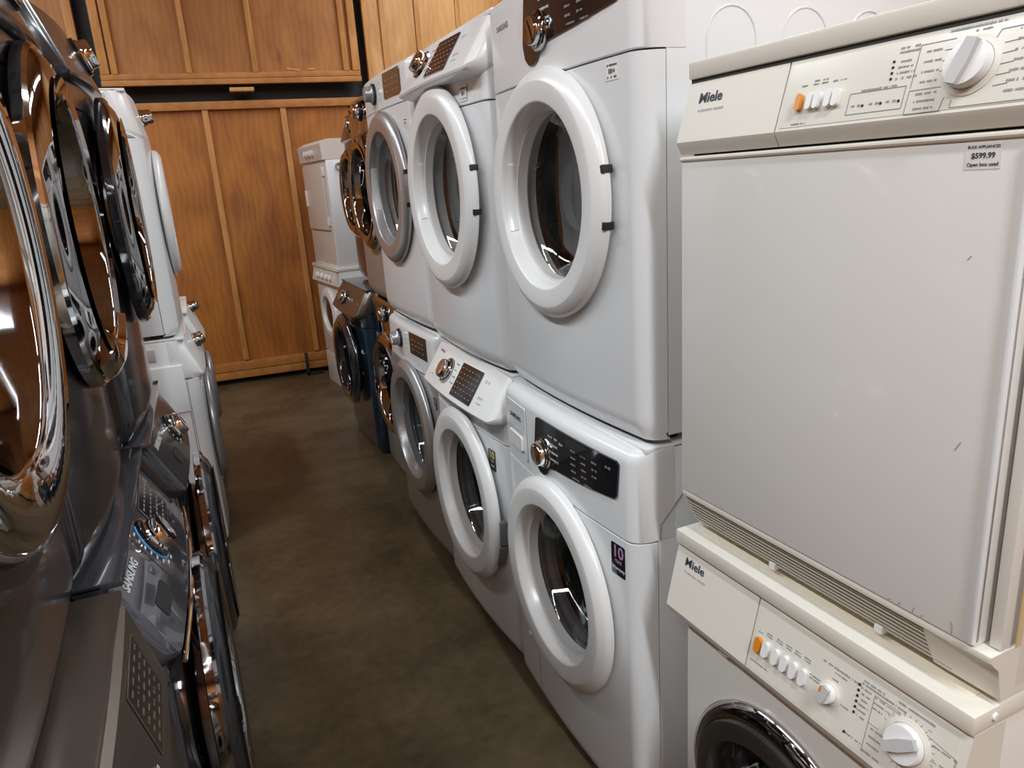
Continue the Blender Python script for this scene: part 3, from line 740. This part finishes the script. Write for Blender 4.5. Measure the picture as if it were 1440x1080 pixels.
    fr = [[(.163, -.043), (.163, .020), (.163, .047), (.205, .047)], [(.245, .042), (.288, .036), (.290, -.043)], [(.163, .004), (.180, .004)],
          [(.182, .044), (.204, .044), (.208, .038)], [(.182, .036), (.200, .036), (.203, .032)], [(.245, .050), (.250, .050)], [(.25, .012), (.266, .014)]]
    line_set('panel_lines', cp, G(0, .741), tk+fr, GREY, .0004)
    big_knob(cp, F_(.222, .753), .0275, -.95, .021)
    # porthole door
    M = PM(-.02, .385, MW, .004, flat=True)
    bm = BM(); lathe(bm, [(.192, .001), (.214, .001), (.215, .008), (.208, .018), (.196, .024), (.188, .024), (.186, .012)], M, 72, closed=True); d = obj('door', bm, CHROMED, root, label='chrome rimmed porthole')
    bm = BM(); lathe(bm, [(.188, .020), (.184, .032), (.172, .038), (.150, .036), (.140, .024), (.138, .004)], M, 72); obj('door_ring', bm, mat('black_brown_plastic', (.022, .018, .016), .3, coat=.4), d, label='black plastic door ring')
    bm = BM(); lathe(bm, [(.141, .012), (.137, -.02), (.125, -.07), (.10, -.095), (0, -.10)], M, 64); obj('door_glass', bm, GLASSW, d)
    drum(root, MW, .004, -.02, .385, .19, MD)
    for sx in (-1, 1):
        for yy in (.06, MD-.06):
            bm = BM(); lathe(bm, [(0, 0), (.022, 0), (.022, .012), (.012, .016), (.012, .035), (0, .035)], T(sx*(h-.05), yy, 0), 16); obj('foot', bm, BLACKM, root)
    return root
def miele_dryer(loc, rz):
    root = thing('tumble_dryer', 'cream dryer with flat square door and $599.99 sticker, stacked at front right', 'tumble dryer', loc, rz)
    h = MW/2; bm = BM()
    box(bm, -h, h, .034, MD, .02, .818, bev=.004); obj('cabinet', bm, CREAM, root)
    arch_side(root, h, CREAM)
    bm = BM(); box(bm, h-.004, h+.0006, .026, .036, .085, .70); obj('side_seal', bm, YELLOW, root, label='yellowed side seal')
    # front frame pillar at the hinge side
    bm = BM(); box(bm, h-.016, h-.001, -.002, .030, .088, .702, bev=.002); box(bm, -h+.001, h-.001, .014, .030, .084, .702, bev=.001); obj('front_frame', bm, CREAM, root)
    bm = BM(); box(bm, -h, h-.022, -.022, .010, .088, .698, bev=.0035); d = obj('door', bm, noise_rough(mat('door_enamel', (.76, .745, .715), .2, coat=.35), 4, .16, .24), root)
    bm = BM(); tube(bm, [(-h+.001, -.0215, .6965), (h-.023, -.0215, .6965)], .0042, seg=10); obj('door_top_lip', bm, CREAMP, d)
    bm = BM(); box(bm, h-.028, h-.022, -.026, -.012, .092, .690, bev=.002); obj('door_edge_strip', bm, WHITE, d)
    price_tag(d, PM(.222, .676, MW, 0) @ T(0, 0, .0216), .040, .028, full=True)
    # tiny scuffs on the door
    sc = [[(-.20+.004*i, .6), (-.20+.004*i+.001, .603)] for i in range(2)]
    line_set('scuff_marks', d, PM(0, 0, MW, 0) @ T(0, 0, .0222), [[(.226, .335), (.232, .347)], [(.155, .092), (.16, .095)], [(.17, .091), (.174, .097)], [(.192, .091), (.194, .100)], [(.205, .091), (.206, .096)], [(.247, .091), (.247, .103), (.244, .108)], [(.217, .563), (.221, .568)]], GREY, .0004)
    bm = BM(); box(bm, -h+.002, h-.002, .004, .034, .698, .716); obj('fascia_gap', bm, SEAM, root, label='dark gap under the fascia')
    # lid
    bm = BM(); box(bm, -h-.002, h+.002, -.006, MD, .822, .850, bev=.005); obj('lid', bm, CREAMP, root)
    bm = BM(); box(bm, -h+.001, h-.001, -.001, MD-.01, .815, .823); obj('lid_gap', bm, SEAM, root)
    cp, dr, F_ = miele_panel(root, .816, .702, -.030, -.078, -.262)
    miele_buttons(cp, F_, [-.040, -.021, -.009, .010, .022], .758)
    G = lambda x, z: F_(x, z) @ T(0, 0, .0007)
    for i, (x, z) in enumerate([(.094, .790), (.0945, .7835), (.095, .777), (.0955, .7705), (.064, .744), (.090, .744), (.1145, .744)]):
        bm = BM(); lathe(bm, [(.0018, 0), (.0016, .0010), (0, .0012)], G(x, z), 10); obj('indicator', bm, BLACKM, cp)
    it = wordrow(.112, .046, .026, .0036, 1)+wordrow(.112, .041, .026, .0034, 2)
    for i in range(4): it += wordrow(.110+.002*i, .030-.0066*i, .016+.004*i, .003, 4+i)
    for i, x in enumerate([-.04, -.02, -.006, .010, .024]): it += wordrow(x, .021, .010, .0028, 12+i)+(wordrow(x, .0255, .009, .0028, 32+i) if i in (1, 2) else [])
    it += wordrow(-.036, -.030, .026, .003, 20)+wordrow(.082, .002, .05, .003, 21)
    for x in (.054, .080, .104): it += wordrow(x, -.016, .014, .003, 22)
    for i in range(4): it += wordrow(.146, .036-.0115*i, .022, .003, 25+i)
    for i in range(3): it += wordrow(.148, -.012-.0085*i, .026, .003, 35+i)
    for i in range(7): it += wordrow(.250, .042-.0105*i, .024, .003, 45+i)
    it += wordrow(.198, .049, .018, .003, 60)+wordrow(.19, .054, .062, .0034, 61)
    split_print(cp, G(0, .760), it, .038, .128)
    fr = [[(.126, .045), (.126, -.004)], [(.126, .045), (.168, .045)], [(.126, -.007), (.126, -.034), (.170, -.034), (.172, -.020)], [(.126, -.007), (.165, -.007)],
          [(.268, .045), (.268, -.032), (.182, -.032), (.182, -.024)], [(.268, .045), (.218, .045), (.214, .036)], [(.041, .000), (.120, .0), (.120, -.026), (.041, -.026), (.041, 0)]]
    for i in range(5): fr.append([(.225, .030-.011*i), (.240, .031-.011*i)])
    for i in range(3): fr.append([(.158, .034-.0115*i), (.166, .034-.0115*i)])
    line_set('panel_lines', cp, G(0, .760), fr, GREY, .0004)
    big_knob(cp, F_(.194, .771), .0255, -.28, .021)
    # ventilated skirt leaning back below the door, with a mitred corner piece
    bm = BM()
    def sk(x): return [(.034, .086), (-.020, .086), (-.021, .080), (-.015, .074), (.010, .016), (.034, .016)]
    loft_x(bm, [-h+.002, h-.09], sk); box(bm, -h+.002, h-.001, -.021, .034, .076, .0865, bev=.002)
    s = obj('vent_skirt', bm, CREAMP, root, ang=25)
    bm = BM()
    for i in range(7):
        k = (i+.5)/7; y = -.015+.025*k; z = .074-.058*k
        tube(bm, [(-h+.006, y-.0008, z), (h-.095-.0+.035*k, y-.0008, z)], .0019, seg=6)
    obj('vent_slats', bm, mat('grille_shade', (.40, .37, .30), .5), s)
    bm = BM(); loft_x(bm, [h-.09, h-.03, h-.0005], lambda x: [(.16, .086), (-.0205, .086), (-.0205, .078), (-.014+.012*((x-h+.09)/.09), .060), (.010, .012), (.16, .012)]); obj('skirt_corner', bm, CREAMP, root, ang=20)
    for x in (-.085, .125):
        bm = BM(); box(bm, x-.007, x+.007, .002, .018, .010, .023, bev=.003); obj('skirt_clip', bm, WHITEP, s)
    for sx in (-1, 1):
        for yy in (.075, MD-.06):
            bm = BM(); lathe(bm, [(0, 0), (.026, 0), (.030, .004), (.030, .012), (.02, .020), (0, .022)], T(sx*(h-.045), yy, 0), 24); obj('foot', bm, BLACKM, root)
    return root
miele_washer((.803, .780, 0), RR+.02)
miele_dryer((.822, .772, .851), RR+.025)

# ---- left row ---------------------------------------------------------
# first stack: bronze washer below, graphite dryer with wide chrome bezel above
r, cp, Fm = graphite((-.150, .80, 0), LR, 'bronze washer with dark keypad on its console, bottom left corner', 'washer', 'washing machine', BRONZE, SMOKE, slant=(.025, -.008), panel=BRONZE, style='domed', trim=CHROME, knob_x=-.10, k_m=CHROME, fb=.01)
dp = flat_panel(cp, Fm, .175, .905, .15, .095, mat('brown_black_panel', (.03, .024, .022), .15, coat=.7)); frame_outline(dp, Fm, .175, .905, .152, .097, BRONZE, r=.0012)
it = []
for c in range(5):
    for q in range(6): it += wordrow(-.055+.028*c, .038-.015*q, .014, .004, c*6+q)
dashes('keypad', dp, Fm(.175, .905) @ T(0, 0, .0022), it, mat('bronze_print', (.17, .145, .125), .5))
frame_outline(cp, Fm, .0, .862, .13, .020, GREYL, name='button_frame', r=.0006)
bm = BM(); lathe(bm, [(0, .012), (.014, .011), (.017, .0)], Fm(-.02, .90), 24); obj('power_button', bm, CHROMED, cp)
r, cp, Fm = graphite((-.228, .80, .98), LR, 'graphite dryer with a wide polished chrome door bezel, at the left edge', 'dryer', 'tumble dryer', GRAPHM, CHROME, slant=(.03, -.02), style='bezel', R0=.285, handle='none', glassm=GLASSD, funnel=CHROMED, fb=.01, lift=.006, cz=.53)
bm = BM(); lathe(bm, [(.284, .03), (.290, .036), (.305, .034), (.318, .022), (.322, .004), (.284, .0)], PM(0, .53, W, .01, flat=True), 80, closed=True); obj('door_surround', bm, GRAPH, r)
# second stack
r, cp, Fm = graphite((-.150, 1.515, 0), LR, 'slate-grey washer with blue-ringed chrome dial', 'washer', 'washing machine', PLUM, GRAPH, handle='grip', slant=(.060, -.026), z0p=.805, panel=PLUM, style='domed', trim=CHROMED, blue=True, knob_x=-.035, lift=.03, fb=.015, glassm=GLASSD, funnel=CHROMED)
dp = flat_panel(cp, Fm, .135, .905, .19, .085, BLACK); frame_outline(dp, Fm, .135, .905, .192, .087, CHROMED, r=.0012)
it = []
for c in range(7):
    for q in range(4): it += wordrow(-.075+.025*c, .028-.019*q, .014, .004, c*5+q)
dashes('option_print', dp, Fm(.135, .905) @ T(0, 0, .0022), it, GREY)
text('maker_lettering', 'SAMSUNG', .024, Fm(-.285, .925) @ T(0, 0, .0005), PALE, cp, bold=.0006)
dashes('cycle_print', cp, Fm(-.035, .905) @ T(0, 0, .0004), [(-.062, .012+.004*0, .014, .004), (-.060, .028, .014, .004), (-.060, -.004, .014, .004), (-.055, -.020, .014, .004), (-.046, -.036, .014, .004), (-.03, -.050, .014, .004), (-.05, .042, .014, .004), (0, -.055, .014, .004)], PALE)
bm = BM(); plate(bm, -.045, .045, -.018, .018, 0, .0012, Fm(-.205, .862), .008); obj('drawer_recess', bm, BLACKM, cp)
seam_line('drawer_seam', cp, [tuple(Fm(-.115, .83).translation), tuple(Fm(-.115, .968).translation)], BLACKM, .001)
bm = BM(); tube(bm, [tuple(Fm(-.335+.67*i/24, .810) @ Vector((0, -.004, .002))) for i in range(25)], .004, seg=8); obj('console_trim', bm, CHROME, cp, label='chrome edge strip')
r, cp, Fm = graphite((-.226, 1.50, .98), LR, 'glossy graphite dryer with mirrored door and low chrome handle', 'dryer', 'tumble dryer', GRAPH, SMOKE, slant=(.03, -.02), style='domed', R0=.285, handle='chrome_low', glassm=GLASSD, trim=CHROME, fb=.032)
# third stack
r, cp, Fm = graphite((-.130, 2.215, 0), LR, 'dark graphite washer with chrome-topped dial, between slate-grey washer and white washer', 'washer', 'washing machine', PLUM, GRAPH, handle='grip', slant=(.045, -.022), panel=GRAPH, style='domed', trim=CHROMED, knob_x=.02, lift=.025, fb=.015, glassm=GLASSD, funnel=CHROMED)
flat_panel(cp, Fm, -.15, .875, .07, .035, BLACKM, name='drawer_recess', r=.006)
text('maker_lettering', 'SAMSUNG', .022, Fm(-.27, .935) @ T(0, 0, .0005), GREYL, cp, bold=.0004)
dashes('cycle_print', cp, Fm(.02, .905) @ T(0, 0, .0004), [(-.058, .012, .012, .004), (-.055, -.006, .012, .004), (-.048, -.024, .012, .004), (-.034, -.040, .012, .004), (-.05, .03, .012, .004)], PALE)
r, cp, Fm = graphite((-.188, 2.20, .98), LR, 'glossy graphite dryer with black-edged mirrored door, next to the white dryer on the left', 'dryer', 'tumble dryer', GRAPH, SMOKE, slant=(.03, -.02), style='domed', R0=.28, handle='none', glassm=GLASSD, trim=BLACK, fb=.032, lift=.008)
# fourth stack: white
def left_white(loc, label, kind, cat, R0=.27, kz=.90):
    root = thing('washing_machine' if kind == 'washer' else 'tumble_dryer', label, cat, loc, LR)
    cabinet(root, W, H, D, WHITE); b = .018; cz = .50; fz = .80
    front_panel(root, W, .012, fz-.004, b, 0, cz, .21, WHITE, under=.04)
    cp, Fm = fascia(root, W, H, b, fz, WHITEP, slant=(.03, .0) if kind == 'dryer' else (.04, -.02))
    drum(root, W, b, 0, cz, .21, D)
    door(root, W, b, 0, cz, R0, 'plain', WHITEP if kind == 'dryer' else SILVER, GLASSD if kind == 'washer' else GLASSW, handle='right_hinge' if kind == 'dryer' else 'grip0', funnel_m=None)
    knob(cp, Fm(0, kz), .030, .045, CHROME, None)
    if kind == 'washer':
        bm = BM(); box(bm, -W/2-.010, -W/2+.002, .055, .60, .66, .865, bev=.004); sp = obj('side_panel', bm, WHITE, root)
        bm = BM(); box(bm, -W/2-.0035, -W/2+.002, .15, .34, .895, .945, bev=.002); obj('side_recess', bm, GREYL, root)
        bm = BM(); box(bm, -W/2-.0108, -W/2-.010, .16, .22, .77, .80); obj('side_label', bm, PAPER, sp)
        frame_outline(cp, Fm, .16, .89, .12, .06, GREYL, name='display_outline', r=.0008)
    else:
        bm = BM(); box(bm, -W/2-.003, -W/2+.002, .10, .28, .915, .965, bev=.001); obj('side_recess', bm, GREYL, root)
    seam_line('side_seam', root, [(-W/2-.0003, .20 if kind == 'dryer' else .05, .02), (-W/2-.0003, .12 if kind == 'dryer' else .05, .79)], GREY, .0015)
    return root
left_white((-.050, 3.66, 0), 'white washer with silver door ring, in the left row under a white dryer', 'washer', 'washing machine')
left_white((-.092, 3.66, .98), 'white dryer stacked in the left row, its side and chrome knob showing', 'dryer', 'tumble dryer')
left_white((-.030, 4.43, 0), 'white washer furthest back on the left, mostly hidden', 'washer', 'washing machine', R0=.20, kz=.955)

# ------------------------------------------------------------------ room
K = -.07; WY = 6.5
def wm(): return Matrix.Translation((0, WY, 0)) @ Matrix.Rotation(math.atan(K), 4, 'Z')
WM = wm()
CZ = 4.3
bm = BM(); box(bm, -4.5, 5.0, -4.0, 8.0, -.05, 0); struct('floor', bm, FLOORM, smooth=False)
bm = BM(); box(bm, -4.5, 5.0, -4.0, 8.0, CZ, CZ+.05); struct('ceiling', bm, CEILW, smooth=False)
bm = BM(); box(bm, -3.05, -3.0, -4.0, 7.4, 0, CZ); struct('wall_left', bm, PLYU, smooth=False)
bm = BM(); box(bm, 3.4, 3.45, -4.0, 7.4, 0, CZ); struct('wall_right', bm, PLYU, smooth=False)
bm = BM(); box(bm, -3.0, 3.4, -4.0, -3.95, 0, CZ); struct('wall_front', bm, PLYU, smooth=False)
# far wall: dark backing, lower plywood, upper sheets
bm = BM(); box(bm, -3.2, 3.7, .10, .13, 0, CZ, WM); struct('wall_back', bm, BLACKM, smooth=False)
def slab(name, x0, x1, y0, y1, z0, z1, m, bev=.0):
    bm = BM(); box(bm, x0, x1, y0, y1, z0, z1, WM, bev); return struct(name, bm, m)
tn = [0]
def trim(*a, **k): tn[0] += 1; return slab('trim_%d' % tn[0], *a, **k)
slab('wall_back_lower', -.47, 1.66, .0, .02, .07, 2.24, PLY)
slab('wall_back_upper', -.37, 1.53, -.05, -.03, 2.40, CZ, PLYU)
slab('wall_back_left', -3.0, -.475, -.01, .02, .0, CZ, PLYU)
slab('wall_back_right', 1.60, 3.4, -.02, .02, .0, CZ, PLYL)
# battens and rails of the lower part
for x in (.30, .885, 1.47, -.28): trim(x-.022, x+.022, -.035, .0, .19, 2.19, BATT, bev=.003)
trim(-.47, 1.62, -.045, .0, 2.19, 2.25, BATTX, bev=.003)
trim(-.47, 1.62, -.050, .0, .11, .18, BATTX, bev=.003)
trim(-.47, 1.62, -.062, -.0, .045, .105, BATTX, bev=.003)
# upper frame
trim(-.37, 1.53, -.10, -.05, 2.365, 2.405, BATTX, bev=.003)
trim(-.37, 1.53, -.08, -.05, 2.41, 2.45, BATTX, bev=.003)
for x, ww in ((-.335, .03), (-.27, .022), (.24, .02), (.72, .02), (1.42, .022), (1.50, .03)): trim(x-ww, x+ww, -.085, -.05, 2.45, CZ, BATT, bev=.003)
# left and right board edges
trim(-.535, -.475, -.04, -.01, 0, CZ, BATT, bev=.003)
trim(-.84, -.80, -.03, -.01, 0, CZ, BATT, bev=.003)
for x in (1.62, 1.76, 2.05, 2.4, 2.8): trim(x-.02, x+.02, -.045, -.02, 0, CZ, BATT, bev=.003)
# side battens so the reflections read as a framed wooden wall
for y in (-3, -2, -1, 0, 1, 2, 3, 4, 5, 6):
    bm = BM(); box(bm, 3.36, 3.4, y-.05, y+.05, 0, CZ, bev=.004); tn[0] += 1; struct('trim_%d' % tn[0], bm, BATT)
# small loose bits
bm = BM(); box(bm, -.09, .09, -.05, .03, -.014, .014, Matrix.Translation((.59, 6.40, 2.325)) @ Matrix.Rotation(K, 4, 'Z'), .003)
tag(obj('wood_block', bm, PLYL), 'small pale wooden block wedged in the dark gap between wall panels', 'wood block')
bm = BM(); box(bm, -.012, .012, -.012, .012, 0, .20, Matrix.Translation((.775, 6.33, 0)), .002); box(bm, -.012, .12, -.012, .012, .0, .024, Matrix.Translation((.775, 6.33, 0)), .002)
tag(obj('metal_bracket', bm, BLACKM), 'short black metal bracket standing on the floor against the wooden wall', 'bracket')
# scratches / pale scuffs on the upper panel
for (x0, x1, z, a) in ((.955, 1.06, 2.475, -.12), (1.12, 1.17, 2.47, 0)):
    bm = BM(); box(bm, 0, x1-x0, -.004, 0, -.006, .006, WM @ Matrix.Translation((x0, -.05, z)) @ Matrix.Rotation(-a, 4, 'Y')); tn[0] += 1; struct('trim_%d' % tn[0], bm, PLYL)
# ceiling lamps' housings
for i, (lx, ly, ll, lp) in enumerate(LAMPS):
    side = 'left' if lx < 0 else ('aisle' if lx < 1 else 'right'); dep = 'nearest the camera' if ly < 1 else ('midway down the row' if ly < 4 else 'nearest the wooden back wall')
    t = thing('ceiling_light', 'long white ceiling light above the %s, %s' % ('aisle' if side == 'aisle' else side+' appliance row', dep), 'ceiling light', (lx, ly, LAMP_Z), 0, 'ceiling lights of the hall')
    bm = BM(); box(bm, -.20, .20, -ll/2-.03, ll/2+.03, -.045, .02, bev=.006); obj('housing', bm, WHITEP, t)
    for sy in (-1, 1):
        bm = BM(); tube(bm, [(0, sy*ll*.35, .02), (0, sy*ll*.35, CZ-LAMP_Z)], .004); obj('hanger', bm, STEEL, t)
